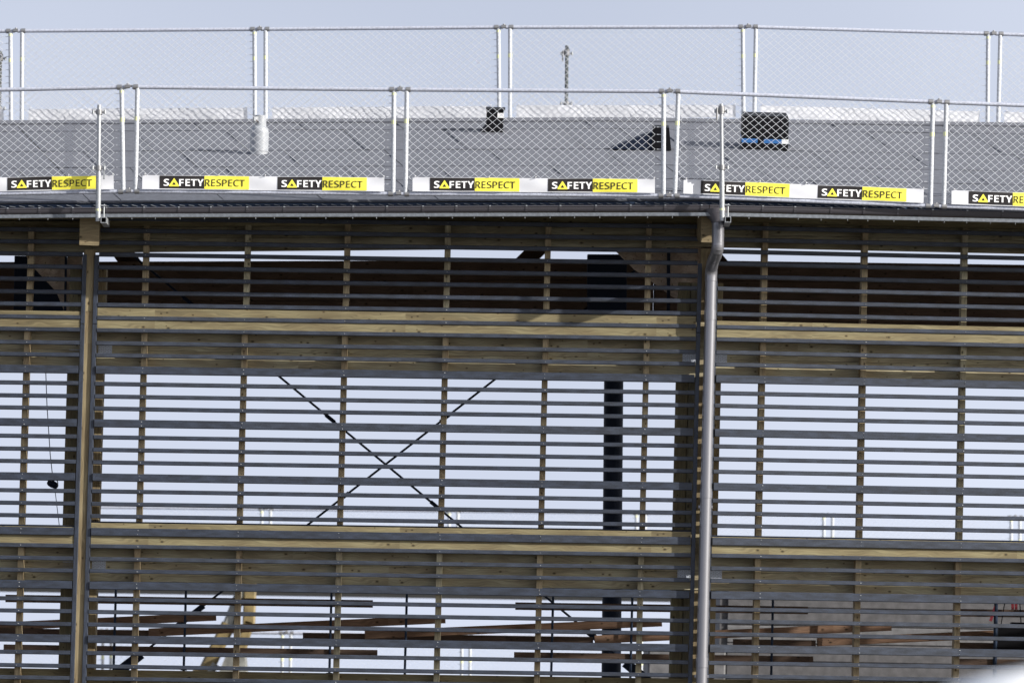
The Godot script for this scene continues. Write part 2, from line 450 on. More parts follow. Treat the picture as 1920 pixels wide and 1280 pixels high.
func make_roof(i: int) -> void:
	var roof := Node3D.new()
	put(roof, "roof", stand)
	var up := (roof_at(i, 1, 0) - roof_at(i, 0, 0)).cross(roof_at(i, 0, 1) - roof_at(i, 0, 0)).normalized()
	if up.y < 0: up = -up
	var st := start()
	slab(st, [roof_at(i, 0, 0.004) - up * 0.045, roof_at(i, 1, 0.004) - up * 0.045, roof_at(i, 1, 1) - up * 0.045, roof_at(i, 0, 1) - up * 0.045], Vector3(0, -0.10, 0))
	form(st.commit(), "roof_deck", M.wood, roof)
	var rows := [0.0, 0.11, 0.25, 0.41, 0.61, 0.87, 1.0]
	for r in 6:
		var cut := 0.17 * fmod(r * 2.7 + i * 1.3, 1.0)
		var cuts := [0.0]
		while cut < 0.97:
			if cut > 0.03: cuts.append(cut)
			cut += rng.randf_range(0.15, 0.20)
		cuts.append(1.0)
		for k in cuts.size() - 1:
			var a0: float = cuts[k] + 0.0008
			var a1: float = cuts[k + 1] - 0.0008
			var b0: float = rows[r]
			var b1: float = minf(rows[r + 1] + 0.012, 1.0)
			var lift := up * (0.010 + rng.randf_range(-0.001, 0.002))
			st = start()
			slab(st, [roof_at(i, a0, b0) + lift, roof_at(i, a1, b0) + lift, roof_at(i, a1, b1) + up * 0.001, roof_at(i, a0, b1) + up * 0.001], up * -0.005)
			form(st.commit(), "felt_sheet", [M.felt, M.felt, M.felt_dark, M.felt_pale][rng.randi() % 4], roof)
			if k > 0 and r > 0:
				# a bead of bitumen pressed out of the butt joint, in broken lengths
				var t0 := rng.randf_range(0.0, 0.5)
				var p := roof_at(i, a0 - 0.001, lerpf(b0, rows[r + 1], t0)) + up * 0.011
				var q := roof_at(i, a0 - 0.001, lerpf(b0, rows[r + 1], minf(1.0, t0 + rng.randf_range(0.25, 0.5)))) + up * 0.008
				st = start()
				ring(st, p, q, 0.009, 0.007, 6)
				form(st.commit(), "bitumen_seam", M.seam, roof)
		if r > 0:
			for k in 4:
				var a := 0.25 * k + rng.randf_range(0.0, 0.05)
				var b := 0.25 * k + rng.randf_range(0.16, 0.25)
				st = start()
				ring(st, roof_at(i, a, rows[r] - 0.0008) + up * 0.004, roof_at(i, b, rows[r] - 0.0008) + up * 0.004, 0.006, 0.006, 6)
				form(st.commit(), "bitumen_seam", M.seam, roof)
	# folded edge strip over the eave and the capping of the ridge
	beam(roof, "edge_strip", M.felt_pale, roof_at(i, 0, 0.006) + up * 0.012, roof_at(i, 1, 0.006) + up * 0.012, 0.018, 0.06, 0.004)
	st = start()
	slab(st, [roof_at(i, 0, 0.962) + up * 0.021, roof_at(i, 1, 0.962) + up * 0.021, roof_at(i, 1, 1.004) + up * 0.019, roof_at(i, 0, 1.004) + up * 0.019], up * -0.012)
	form(st.commit(), "ridge_capping", M.felt_pale, roof)
	# metal eave flashing with its row of raised tabs
	var fa: Vector3 = EAVE[i] + Vector3(0, -0.022, 0.022)
	var fb: Vector3 = EAVE[i + 1] + Vector3(0, -0.022, 0.022)
	beam(roof, "eave_flashing", M.steel_blue, fa, fb, 0.036, 0.012, 0.001)
	st = start()
	var n := int(fa.distance_to(fb) / 0.09)
	var t := along(fa, fb)
	for k in n:
		var x := 0.05 + 0.09 * k
		boxat(st, t * Vector3(x, -0.002 + rng.randf_range(-0.002, 0.002), 0.012), Vector3(0.055, 0.007, 0.012), 0.0, t.basis.rotated(t.basis.z, -0.22 + rng.randf_range(-0.1, 0.1)))
	form(st.commit(), "flashing_tabs", M.drip, roof).set_meta("kind", "stuff")
	# drip edge and soffit
	beam(roof, "drip_edge", M.drip, DRIP[i], DRIP[i + 1], 0.034, 0.02, 0.003)
	for k in 5:
		var back := 0.085 + 0.135 * k
		var d: Vector3 = bay_frame(i).basis.z * -back
		beam(roof, "soffit_board", M.wood, DRIP[i] + d + Vector3(0, 0.004 + 0.016 * k, 0), DRIP[i + 1] + d + Vector3(0, 0.004 + 0.016 * k, 0), 0.02, 0.128, 0.002)
	st = start()
	var dt := along(DRIP[i], DRIP[i + 1])
	for k in 25:
		var x := 0.13 + 0.234 * k + rng.randf_range(-0.03, 0.03)
		ring(st, dt * Vector3(x, -0.016, 0.0), dt * Vector3(x, -0.034, 0.0), 0.0035, 0.002, 6)
	form(st.commit(), "screw_tips", M.zinc, roof).set_meta("kind", "stuff")

func make_gutter(i: int) -> void:
	var g := Node3D.new()
	put(g, "gutter", stand)
	var a: Vector3 = LIP[i] + Vector3(0, -0.005, -0.062)
	var b: Vector3 = LIP[i + 1] + Vector3(0, -0.005, -0.062)
	var t := along(a, b)
	var length := a.distance_to(b)
	var out := PackedVector2Array()
	var inn := []
	for k in 13:
		var w := PI * k / 12.0
		out.append(Vector2(-sin(w) * 0.074, cos(w) * 0.062))
		inn.append(Vector2(-sin(w) * 0.070, cos(w) * 0.058))
	inn.reverse()
	for p in inn: out.append(p)
	var st := start()
	# smooth half round channel
	for k in 12:
		for side in [0, 1]:
			var p: Vector2 = out[k] if side == 0 else out[25 - k]
			var q: Vector2 = out[k + 1] if side == 0 else out[24 - k]
			var s := 1.0 if side == 0 else -1.0
			var na := t.basis * Vector3(0, p.x, p.y).normalized() * s
			var nb := t.basis * Vector3(0, q.x, q.y).normalized() * s
			var v := [t * Vector3(0, p.x, p.y), t * Vector3(length, p.x, p.y), t * Vector3(length, q.x, q.y), t * Vector3(0, q.x, q.y)]
			tri(st, [v[0], v[1], v[2]], [na, na, nb], [Vector2(0, k * 0.02), Vector2(length, k * 0.02), Vector2(length, k * 0.02 + 0.02)])
			tri(st, [v[0], v[2], v[3]], [na, nb, nb], [Vector2(0, k * 0.02), Vector2(length, k * 0.02 + 0.02), Vector2(0, k * 0.02 + 0.02)])
	form(st.commit(), "channel", M.gutter, g)
	tube(g, "rolled_lip", M.gutter, t * Vector3(0, 0.0, 0.062), t * Vector3(length, 0.0, 0.062), 0.007, 10)
	if not cache.has("strap"):
		st = start()
		for k in 10:
			var w0 := PI * k / 10.0
			var w1 := PI * (k + 1) / 10.0
			var p0 := Vector3(0, -sin(w0) * 0.079, cos(w0) * 0.067)
			var p1 := Vector3(0, -sin(w1) * 0.079, cos(w1) * 0.067)
			var h := Vector3(0.011, 0, 0)
			quad(st, p0 - h, p0 + h, p1 + h, p1 - h, (p0 + p1).normalized())
			quad(st, p0 + h, p1 + h, p1 * 0.94 + h, p0 * 0.94 + h, Vector3.RIGHT)
			quad(st, p0 - h, p1 - h, p1 * 0.94 - h, p0 * 0.94 - h, Vector3.LEFT)
		cache["strap"] = st.commit()
		st = start()
		boxat(st, Vector3(0, 0.004, 0.066), Vector3(0.016, 0.012, 0.016), 0.003)
		cache["clip"] = st.commit()
	for k in 18:
		var x := 0.16 + 0.33 * k + rng.randf_range(-0.02, 0.02)
		if x > length - 0.05: continue
		var xf := Transform3D(t.basis, t * Vector3(x, 0, 0))
		form(cache["strap"], "bracket", M.gutter, g, xf)
		form(cache["clip"], "clip", M.zinc, g, xf)

func make_downpipe() -> void:
	var d := Node3D.new()
	put(d, "downpipe", stand)
	var st := start()
	# outlet funnel under the gutter
	ring(st, Vector3(1.90, 6.735, 0.625), Vector3(1.905, 6.69, 0.623), 0.115, 0.112, 20)
	ring(st, Vector3(1.905, 6.69, 0.623), Vector3(1.918, 6.625, 0.622), 0.112, 0.066, 20)
	ring(st, Vector3(1.918, 6.625, 0.622), Vector3(1.92, 6.60, 0.622), 0.066, 0.064, 20)
	form(st.commit(), "outlet", M.gutter, d)
	st = start()
	var c := Curve3D.new()
	c.add_point(Vector3(1.92, 6.615, 0.622))
	c.add_point(Vector3(1.924, 6.40, 0.622), Vector3(0, 0.08, 0), Vector3(0, -0.07, 0))
	c.add_point(Vector3(1.918, 6.33, 0.54), Vector3(0.001, 0.015, 0.05), Vector3(-0.006, -0.05, -0.12))
	c.add_point(Vector3(1.891, 6.24, 0.17), Vector3(0.006, 0.05, 0.12), Vector3(-0.001, -0.015, -0.05))
	c.add_point(Vector3(1.884, 6.13, 0.075), Vector3(0, 0.08, 0.0), Vector3(0, -0.05, 0))
	c.bake_interval = 0.025
	var pts := c.get_baked_points()
	for k in pts.size() - 1:
		var over := (pts[k + 1] - pts[k]).normalized() * 0.012
		ring(st, pts[k] - over, pts[k + 1] + over, 0.058, 0.058, 20, false)
	form(st.commit(), "swan_neck", M.pipe, d)
	tube(d, "pipe", M.pipe, Vector3(1.884, 0.2, 0.075), Vector3(1.884, 6.17, 0.075), 0.053, 24)
	for h in [6.13, 5.76, 4.06, 2.45]:
		tube(d, "collar", M.pipe, Vector3(1.884, h - 0.045, 0.075), Vector3(1.884, h + 0.045, 0.075), 0.0575, 24)
	for h in [4.02, 2.41]:
		st = start()
		boxat(st, Vector3(1.884, h - 0.09, 0.03), Vector3(0.135, 0.03, 0.10), 0.004)
		form(st.commit(), "pipe_clip", M.pipe, d)

func make_inside() -> void:
	# deep ring beam under the roof, its brown darkened in place of shade
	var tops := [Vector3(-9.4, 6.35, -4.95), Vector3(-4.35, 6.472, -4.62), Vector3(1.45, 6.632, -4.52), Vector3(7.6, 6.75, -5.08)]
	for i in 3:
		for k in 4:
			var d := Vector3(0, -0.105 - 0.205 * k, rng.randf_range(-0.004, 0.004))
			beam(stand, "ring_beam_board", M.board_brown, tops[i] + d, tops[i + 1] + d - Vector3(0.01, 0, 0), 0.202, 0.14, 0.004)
	# round steel column with a box head
	tube(stand, "steel_column", M.steel_dark, Vector3(1.135, 0, -4.21), Vector3(1.03, 6.55, -4.21), 0.099, 24)
	beam(stand, "column_head", M.steel_dark, Vector3(0.96, 5.95, -4.0), Vector3(0.945, 6.625, -4.0), 0.40, 0.30, 0.006)
	beam(stand, "column_head", M.steel_dark, Vector3(-4.82, 5.75, -4.15), Vector3(-4.83, 6.47, -4.15), 0.53, 0.30, 0.006)
	beam(stand, "column_head", M.steel_dark, Vector3(-4.78, 6.47, -4.15), Vector3(-4.78, 6.53, -4.15), 0.40, 0.26, 0.006)
	# raking struts up to the roof
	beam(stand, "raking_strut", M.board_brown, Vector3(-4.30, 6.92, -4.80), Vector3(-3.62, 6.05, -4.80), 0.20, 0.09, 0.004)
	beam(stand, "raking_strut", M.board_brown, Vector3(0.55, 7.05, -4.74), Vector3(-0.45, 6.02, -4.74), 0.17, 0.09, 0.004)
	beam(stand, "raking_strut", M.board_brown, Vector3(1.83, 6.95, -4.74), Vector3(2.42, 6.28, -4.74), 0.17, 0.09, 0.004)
	# boarded gussets beside the posts
	gusset([Vector2(-4.88, 6.46), Vector2(-4.352, 6.46), Vector2(-4.352, 5.70), Vector2(-4.44, 5.90), Vector2(-4.685, 6.147)], -1.05)
	gusset([Vector2(-4.342, 6.46), Vector2(-4.20, 6.46), Vector2(-4.20, 5.55), Vector2(-4.342, 5.55)], -1.04)
	gusset([Vector2(0.80, 6.60), Vector2(1.505, 6.60), Vector2(1.505, 6.03), Vector2(1.172, 6.254)], -0.93)
	gusset([Vector2(1.515, 6.60), Vector2(1.81, 6.60), Vector2(1.81, 5.76), Vector2(1.66, 5.80), Vector2(1.66, 5.925), Vector2(1.515, 6.02)], -0.92)
	beam(stand, "gusset_batten", M.steel_dark, Vector3(1.51, 5.70, -0.85), Vector3(1.495, 6.50, -0.85), 0.032, 0.03, 0.002)
	beam(stand, "gusset_batten", M.steel_dark, Vector3(-4.345, 5.70, -0.97), Vector3(-4.355, 6.36, -0.97), 0.022, 0.03, 0.002)
	# crossed tension rods
	for r in [[Vector3(-4.10, 6.67, -4.10), Vector3(1.50, 2.28, -4.03), [0.14, 0.405, 0.60, 0.895]], [Vector3(1.62, 6.79, -3.97), Vector3(-3.95, 2.235, -4.06), [0.13, 0.41, 0.59, 0.865]]]:
		var rod := Node3D.new()
		put(rod, "brace_rod", stand)
		tube(rod, "rod", M.steel_dark, r[0], r[1], 0.0115, 10)
		for f in r[2]:
			var p: Vector3 = r[0].lerp(r[1], f)
			var dir: Vector3 = (r[1] - r[0]).normalized()
			var big: bool = f > 0.8
			var half: float = 0.17 if big else 0.06
			tube(rod, "turnbuckle", M.steel_dark, p - dir * half, p + dir * half, 0.030 if big else 0.020, 10)
		var e: Vector3 = r[1]
		var dr: Vector3 = (r[1] - r[0]).normalized()
		beam(rod, "fork_end", M.steel_dark, e - dr * 0.34, e + dr * 0.1, 0.10, 0.05, 0.006)
	# seating boards on hangers: pale raking ones, dark level ones
	for b in [[Vector3(-5.868, 2.622, -3.19), Vector3(-2.893, 2.831, -3.08)], [Vector3(-3.562, 2.654, -3.09), Vector3(-0.596, 2.863, -3.04)], [Vector3(-1.398, 2.685, -3.055), Vector3(1.571, 2.886, -3.005)], [Vector3(0.903, 2.696, -3.016), Vector3(3.877, 2.905, -3.20)], [Vector3(3.134, 2.729, -3.126), Vector3(6.131, 2.941, -3.427)]]:
		beam(stand, "seating_board", M.wood_red, b[0], b[1], 0.082, 0.05, 0.003)
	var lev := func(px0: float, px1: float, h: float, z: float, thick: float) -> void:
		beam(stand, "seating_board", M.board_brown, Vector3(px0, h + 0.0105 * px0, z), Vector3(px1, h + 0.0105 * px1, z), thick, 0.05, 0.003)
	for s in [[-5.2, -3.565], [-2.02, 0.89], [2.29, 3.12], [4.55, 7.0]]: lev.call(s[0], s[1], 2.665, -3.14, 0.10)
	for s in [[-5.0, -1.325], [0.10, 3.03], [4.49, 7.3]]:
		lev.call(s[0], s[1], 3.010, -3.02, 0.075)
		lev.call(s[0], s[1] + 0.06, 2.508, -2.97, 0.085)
	for x in [-3.894, -3.194, -1.739, -0.986, 0.476, 1.267, 2.673, 3.501, 4.903]:
		var h := Node3D.new()
		put(h, "hanger", stand)
		tube(h, "hanger_rod", M.steel_blue, Vector3(x, 2.20, -2.93), Vector3(x, 3.35, -2.93), 0.0125 if x < 3.4 else 0.02, 10)
		beam(h, "foot_plate", M.steel_dark, Vector3(x - 0.03, 2.29, -2.93), Vector3(x + 0.03, 2.29, -2.93), 0.015, 0.06, 0.002)

func gusset(poly: Array, z: float) -> void:
	var st := start()
	# profile in y-z, turned so that it faces the front
	var prof := PackedVector2Array()
	for p in poly: prof.append(Vector2(p.y, -p.x))
	prism(st, prof, -0.04, 0.04, Vector2(0.3 * z, 0.2), Transform3D(Basis(Vector3(0, 0, -1), Vector3.UP, Vector3(-1, 0, 0)) * Basis.from_scale(Vector3(1, 1, 1)), Vector3(0, 0, z)))
	form(st.commit(), "gusset_panel", M.ply, stand)

# ---------------------------------------------------------------- fence panels and banners
func wire_mesh(x0: float, x1: float, y0: float, y1: float, rad := 0.0022) -> ArrayMesh:
	var st := start()
	var cw := 0.0832
	var ch := 0.0700
	for dir in [1.0, -1.0]:
		var n := int((x1 - x0) / cw + (y1 - y0) / ch) + 2
		for k in range(-1, n):
			# line x = xs + dir * cw/ch * (y - y0)
			var xs: float = x0 + cw * (k if dir < 0 else k - int((y1 - y0) / ch) - 1)
			var steps := int((y1 - y0) / (ch / 2.0))
			var last = null
			for j in steps + 1:
				var y := minf(y0 + j * ch / 2.0, y1)
				var x: float = xs + dir * cw / ch * (y - y0)
				var z: float = 0.0034 * dir * (1.0 if (j + k) % 2 == 0 else 0.35)
				var p := Vector3(x, y, z)
				if x < x0 - 0.001 or x > x1 + 0.001:
					last = null
					continue
				if last != null: ring(st, last, p, rad, rad, 5, false)
				last = p
	# ties to the left and right posts
	for y in range(1, 14):
		ring(st, Vector3(x1 - 0.02, y0 + y * ch, 0), Vector3(x1 + 0.03, y0 + y * ch, 0), 0.0034, 0.0034, 5, false)
		ring(st, Vector3(x0 + 0.015, y0 + y * ch, 0), Vector3(x0 - 0.03, y0 + y * ch, 0), 0.0034, 0.0034, 5, false)
	return st.commit()

func coupler(parent: Node, at: Vector3) -> void:
	if not cache.has("coupler"):
		var st := start()
		ring(st, Vector3(-0.10, 0, 0), Vector3(-0.055, 0, 0), 0.026, 0.026, 10)
		ring(st, Vector3(0.055, 0, 0), Vector3(0.10, 0, 0), 0.026, 0.026, 10)
		boxat(st, Vector3(0, 0.004, 0.02), Vector3(0.05, 0.035, 0.03), 0.006)
		ring(st, Vector3(0, 0.0, 0.0), Vector3(0, 0.034, 0.0), 0.012, 0.012, 8)
		ring(st, Vector3(-0.05, 0.01, 0.0), Vector3(0.05, 0.01, 0.0), 0.010, 0.010, 8)
		cache["coupler"] = st.commit()
	form(cache["coupler"], "rail_coupler", M.clamp, parent, Transform3D(Basis.IDENTITY, at))

func fence_panel(called: String, label: String, group: String) -> Node3D:
	var p := thing(called, label, "safety fence panel", Vector3.ZERO, group)
	tube(p, "top_rail", M.rail_grey, Vector3(0.012, 0.99, 0), Vector3(2.538, 0.99, 0), 0.0195, 12)
	tube(p, "bottom_rail", M.rail_grey, Vector3(0.012, 0, 0), Vector3(2.538, 0, 0), 0.0185, 12)
	tube(p, "post", M.white_post, Vector3(0.057, 0.0, 0), Vector3(0.061, 0.99, 0), 0.0215, 14)
	tube(p, "post", M.white_post, Vector3(2.496, 0.0, 0), Vector3(2.492, 0.99, 0), 0.0215, 14)
	form(wire_mesh(0.085, 2.45, 0.02, 0.97), "wire_mesh", M.wire, p).set_meta("kind", "stuff")
	coupler(p, Vector3(2.55, 0.99, 0))
	coupler(p, Vector3(2.55, 0.0, 0))
	tube(p, "sticker", M.sticker, Vector3(0.0597, 0.67, 0), Vector3(0.0599, 0.71, 0), 0.0220, 14)
	tube(p, "sticker", M.sticker, Vector3(2.4933, 0.66, 0), Vector3(2.4932, 0.70, 0), 0.0220, 14)
	tube(p, "sticker", M.sticker, Vector3(2.4923, 0.935, 0), Vector3(2.4922, 0.96, 0), 0.0220, 14)
	return p

func sag(x: float, y: float) -> float:
	return 0.007 * sin(x * 2.9 + 0.6) + 0.004 * sin(x * 9.0 + y * 22.0) + 0.003 * sin(x * 23.0 - y * 30.0)

func droop(x: float) -> float:
	return -0.004 * absf(sin(x * 3.6))

func ribbon(st: SurfaceTool, x0: float, x1: float, y0: float, y1: float, off: float) -> void:
	var nx := maxi(2, int((x1 - x0) / 0.03))
	var ny := 5
	for i in nx:
		for j in ny:
			var q := []
			var n := []
			var uv := []
			for c in [[0, 0], [1, 0], [1, 1], [0, 1]]:
				var x := lerpf(x0, x1, float(i + c[0]) / nx)
				var y := lerpf(y0, y1, float(j + c[1]) / ny)
				var e := 0.002
				var dx := (sag(x + e, y) - sag(x - e, y)) / (2 * e)
				var dy := (sag(x, y + e) - sag(x, y - e)) / (2 * e)
				q.append(Vector3(x, y + droop(x) * (y - 0.02) / 0.135, sag(x, y) + off))
				n.append(Vector3(-dx, -dy, 1).normalized())
				uv.append(Vector2(x, y))
			tri(st, [q[0], q[1], q[2]], [n[0], n[1], n[2]], [uv[0], uv[1], uv[2]])
			tri(st, [q[0], q[2], q[3]], [n[0], n[2], n[3]], [uv[0], uv[2], uv[3]])

func lettering(text: String, bold: bool, x0: float, x1: float, y0: float, y1: float, off: float) -> ArrayMesh:
	var tm := TextMesh.new()
	var f := SystemFont.new()
	f.font_names = PackedStringArray(["Droid Sans"])
	f.font_weight = 700 if bold else 400
	tm.font = f
	tm.text = text
	tm.font_size = 64
	tm.pixel_size = 0.01
	tm.depth = 0.1
	tm.curve_step = 2.0
	var a := tm.get_mesh_arrays()
	var v: PackedVector3Array = a[Mesh.ARRAY_VERTEX]
	var lo := Vector3(1e9, 1e9, 1e9)
	var hi := -lo
	for p in v:
		lo = lo.min(p)
		hi = hi.max(p)
	for k in v.size():
		var x := remap(v[k].x, lo.x, hi.x, x0, x1)
		var y := remap(v[k].y, lo.y, hi.y, y0, y1)
		v[k] = Vector3(x, y + droop(x) * (y - 0.02) / 0.135, sag(x, y) + off + (0.001 if v[k].z > 0 else -0.001))
	a[Mesh.ARRAY_VERTEX] = v
	var m := ArrayMesh.new()
	var clean := []
	clean.resize(Mesh.ARRAY_MAX)
	clean[Mesh.ARRAY_VERTEX] = v
	clean[Mesh.ARRAY_NORMAL] = a[Mesh.ARRAY_NORMAL]
	clean[Mesh.ARRAY_INDEX] = a[Mesh.ARRAY_INDEX]
	m.add_surface_from_arrays(Mesh.PRIMITIVE_TRIANGLES, clean)
	return m

func banner(called: String, label: String, group: String, printed: bool) -> Node3D:
	var b := thing(called, label, "banner", Vector3.ZERO, group)
	var st := start()
	ribbon(st, 0.125, 2.415, 0.020, 0.156, 0.0)
	ribbon(st, 0.125, 2.415, 0.020, 0.156, -0.003)
	form(st.commit(), "cloth", M.cloth, b)
	for x in [0.14, 0.84, 1.28, 1.98, 2.40]:
		tube(b, "cable_tie", M.label_white, Vector3(x, 0.142, -0.03), Vector3(x + 0.012, 0.166, 0.022), 0.004, 6)
	if not printed: return b
	for x in [0.290, 1.405]:
		st = start()
		ribbon(st, x, x + 0.4225, 0.030, 0.153, 0.003)
		form(st.commit(), "black_patch", M.print_black, b)
		st = start()
		ribbon(st, x + 0.4235, x + 0.845, 0.026, 0.153, 0.003)
		form(st.commit(), "yellow_patch", M.print_yellow, b)
		form(lettering("S", true, x + 0.037, x + 0.090, 0.053, 0.122, 0.006), "white_letters", M.print_white, b)
		form(lettering("FETY", true, x + 0.184, x + 0.4175, 0.054, 0.121, 0.006), "white_letters", M.print_white, b)
		form(lettering("RESPECT", false, x + 0.431, x + 0.805, 0.054, 0.119, 0.006), "black_letters", M.print_black, b)
		# the yellow triangle that stands for the letter A
		var prof := PackedVector2Array([Vector2(0.048, -0.046), Vector2(0.056, -0.048), Vector2(0.122, -0.005), Vector2(0.126, 0.0), Vector2(0.122, 0.005), Vector2(0.056, 0.048), Vector2(0.048, 0.046)])
		st = start()
		var turn := Basis(Vector3(0, 0, 1), Vector3.UP, Vector3(-1, 0, 0))
		prism(st, prof, -0.001, 0.001, Vector2.ZERO, Transform3D(turn, Vector3(x + 0.137, 0, sag(x + 0.137, 0.08) + 0.007)))
		var tr := form(st.commit(), "triangle", M.print_yellow, b)
		st = start()
		var hole := PackedVector2Array([Vector2(0.064, -0.016), Vector2(0.090, 0.0), Vector2(0.064, 0.016)])
		prism(st, hole, -0.0012, 0.0012, Vector2.ZERO, Transform3D(turn, Vector3(x + 0.137, 0, sag(x + 0.137, 0.08) + 0.009)))
		form(st.commit(), "triangle_eye", M.print_black, tr)
	return b

func fence_frame(a: Vector3, b: Vector3, back := false) -> Transform3D:
	var x := (b - a).normalized()
	var z := x.cross(Vector3.UP).normalized()
	return Transform3D(Basis(x, z.cross(x), z), a)

func make_fences() -> void:
	var front := [Vector3(-6.205, 6.645, 0.543), Vector3(-3.655, 6.751, 0.657), Vector3(-1.100, 6.788, 0.70), Vector3(1.446, 6.832, 0.743), Vector3(4.003, 6.816, 0.536), Vector3(6.568, 6.815, 0.278)]
	var words := ["front fence panel of wire mesh, cut off by the left edge of the photo", "front fence panel of wire mesh with the white gas cylinder behind it", "front fence panel of wire mesh, the middle one, before the small black roof box", "front fence panel of wire mesh before the black box with the blue band", "front fence panel of wire mesh, cut off by the right edge of the photo"]
	var says := ["SAFETYRESPECT banner on the fence panel cut off by the left edge", "SAFETYRESPECT banner under the white gas cylinder", "SAFETYRESPECT banner on the middle front fence panel", "SAFETYRESPECT banner crossed by the scaffold tube above the downpipe", "SAFETYRESPECT banner on the fence panel cut off by the right edge"]
	var p0: Node3D
	var b0: Node3D
	for i in 5:
		var t := fence_frame(front[i], front[i + 1])
		if i == 0:
			p0 = fence_panel("safety_fence_panel", words[0], "front fence panels along the eave")
			b0 = banner("safety_banner", says[0], "banners on the front fence", true)
		var p := p0 if i == 0 else copy_of(p0, "safety_fence_panel", words[i])
		var b := b0 if i == 0 else copy_of(b0, "safety_banner", says[i])
		p.transform = t
		b.transform = Transform3D(t.basis, t * Vector3(rng.randf_range(-0.01, 0.01), rng.randf_range(-0.003, 0.003), 0.030))
	var back := [Vector3(-7.86, 7.918, -6.14), Vector3(-5.279, 8.004, -6.011), Vector3(-2.708, 8.079, -5.927), Vector3(-0.138, 8.161, -5.884), Vector3(2.430, 8.233, -5.906), Vector3(5.016, 8.256, -6.165), Vector3(7.622, 8.259, -6.426)]
	words = ["ridge fence panel of wire mesh at the left edge of the photo", "ridge fence panel of wire mesh, second from the left edge", "ridge fence panel of wire mesh left of the small black roof box", "ridge fence panel of wire mesh with a scaffold tube standing behind it", "ridge fence panel of wire mesh right of the black box with the blue band", "ridge fence panel of wire mesh at the right edge of the photo"]
	says = ["plain white banner back on the ridge fence at the left edge", "plain white banner back on the ridge fence left of the gas cylinder", "plain white banner back on the ridge fence between gas cylinder and small black box", "plain white banner back on the ridge fence below the far scaffold tube", "plain white banner back on the ridge fence right of the black box with blue band", "plain white banner back on the ridge fence at the right edge"]
	var w0: Node3D
	var stout := wire_mesh(0.085, 2.45, 0.02, 0.97, 0.0029)
	for i in 6:
		var t := fence_frame(back[i], back[i + 1])
		var p := copy_of(p0, "ridge_fence_panel", words[i])
		p.set_meta("group", "fence panels along the ridge of the roof")
		p.get_node("wire_mesh").mesh = stout
		t.basis = t.basis * Basis.from_scale(Vector3(back[i].distance_to(back[i + 1]) / 2.55, 1, 1))
		p.transform = t
		if i == 0: w0 = banner("ridge_banner", says[0], "banners on the ridge fence", false)
		var b := w0 if i == 0 else copy_of(w0, "ridge_banner", says[i])
		b.transform = Transform3D(t.basis, t * Vector3(0, 0.014 + rng.randf_range(-0.004, 0.004), -0.036))

func scaffold_tube(label: String, foot: Vector3, top: Vector3, hook: bool, group: String, metal := "zinc") -> Node3D:
	var s := thing("scaffold_tube", label, "scaffold tube", foot, group)
	var up := top - foot
	var dir := up.normalized()
	tube(s, "sleeve", M[metal], Vector3.ZERO, dir * 0.46, 0.0245, 16)
	tube(s, "standard", M[metal], dir * 0.46, up, 0.0185, 16)
	tube(s, "sticker", M.sticker, dir * 0.098, dir * 0.118, 0.0252, 16)
	var heights := [0.505, 1.035]
	for k in 2:
		var h: float = heights[k]
		var c := dir * h
		var cl := Node3D.new()
		put(cl, "clamp", s)
		cl.position = c
		var st := start()
		ring(st, -dir * 0.022, dir * 0.022, 0.031, 0.031, 12)
		boxat(st, Vector3(0, 0, -0.045), Vector3(0.05, 0.044, 0.05), 0.006)
		ring(st, Vector3(-0.062, 0, 0.012), Vector3(0.062, 0, 0.012), 0.008, 0.008, 8)
		form(st.commit(), "clamp_body", M.clamp, cl)
		for x in [-0.055, 0.055]:
			st = start()
			ring(st, Vector3(x, -0.018, 0.012), Vector3(x, 0.018, 0.012), 0.012, 0.012, 8)
			form(st.commit(), "wing_nut", M.zinc, cl)
		if k == 1 and hook:
			st = start()
			ring(st, Vector3(-0.042, -0.09, 0.03), Vector3(-0.042, 0.03, 0.03), 0.009, 0.009, 8)
			ring(st, Vector3(0, 0.0, 0), Vector3(0, 0.05, 0), 0.036, 0.028, 12)
			form(st.commit(), "hook", M.clamp, cl)
		if k == 0 and not hook:
			st = start()
			boxat(st, Vector3(0.052, -0.03, 0.0), Vector3(0.018, 0.15, 0.02), 0.003)
			form(st.commit(), "latch_bar", M.zinc, cl)
	# outrigger: a square tube, a threaded bar and its bracket
	var st2 := start()
	for w in [[Vector3(0.05, 0.008, 0), Vector3(0.056, 0.006, 0)], [Vector3(0.05, 0.058, 0), Vector3(0.056, 0.006, 0)]]:
		boxat(st2, w[0] + Vector3(0.004, -0.022, -0.21), Vector3(w[1].x, w[1].y, 0.50))
	for x in [0.029, 0.079]:
		boxat(st2, Vector3(x, 0.011, -0.21), Vector3(0.006, 0.044, 0.50))
	form(st2.commit(), "outrigger", M.zinc, s)
	tube(s, "threaded_bar", M.zinc, Vector3(0.052, 0.03, 0.0), Vector3(0.052, 0.162, 0.0), 0.0075, 8)
	beam(s, "bar_bracket", M.zinc, Vector3(0.0, 0.150, 0.0), Vector3(0.072, 0.150, 0.0), 0.012, 0.03, 0.002)
	return s

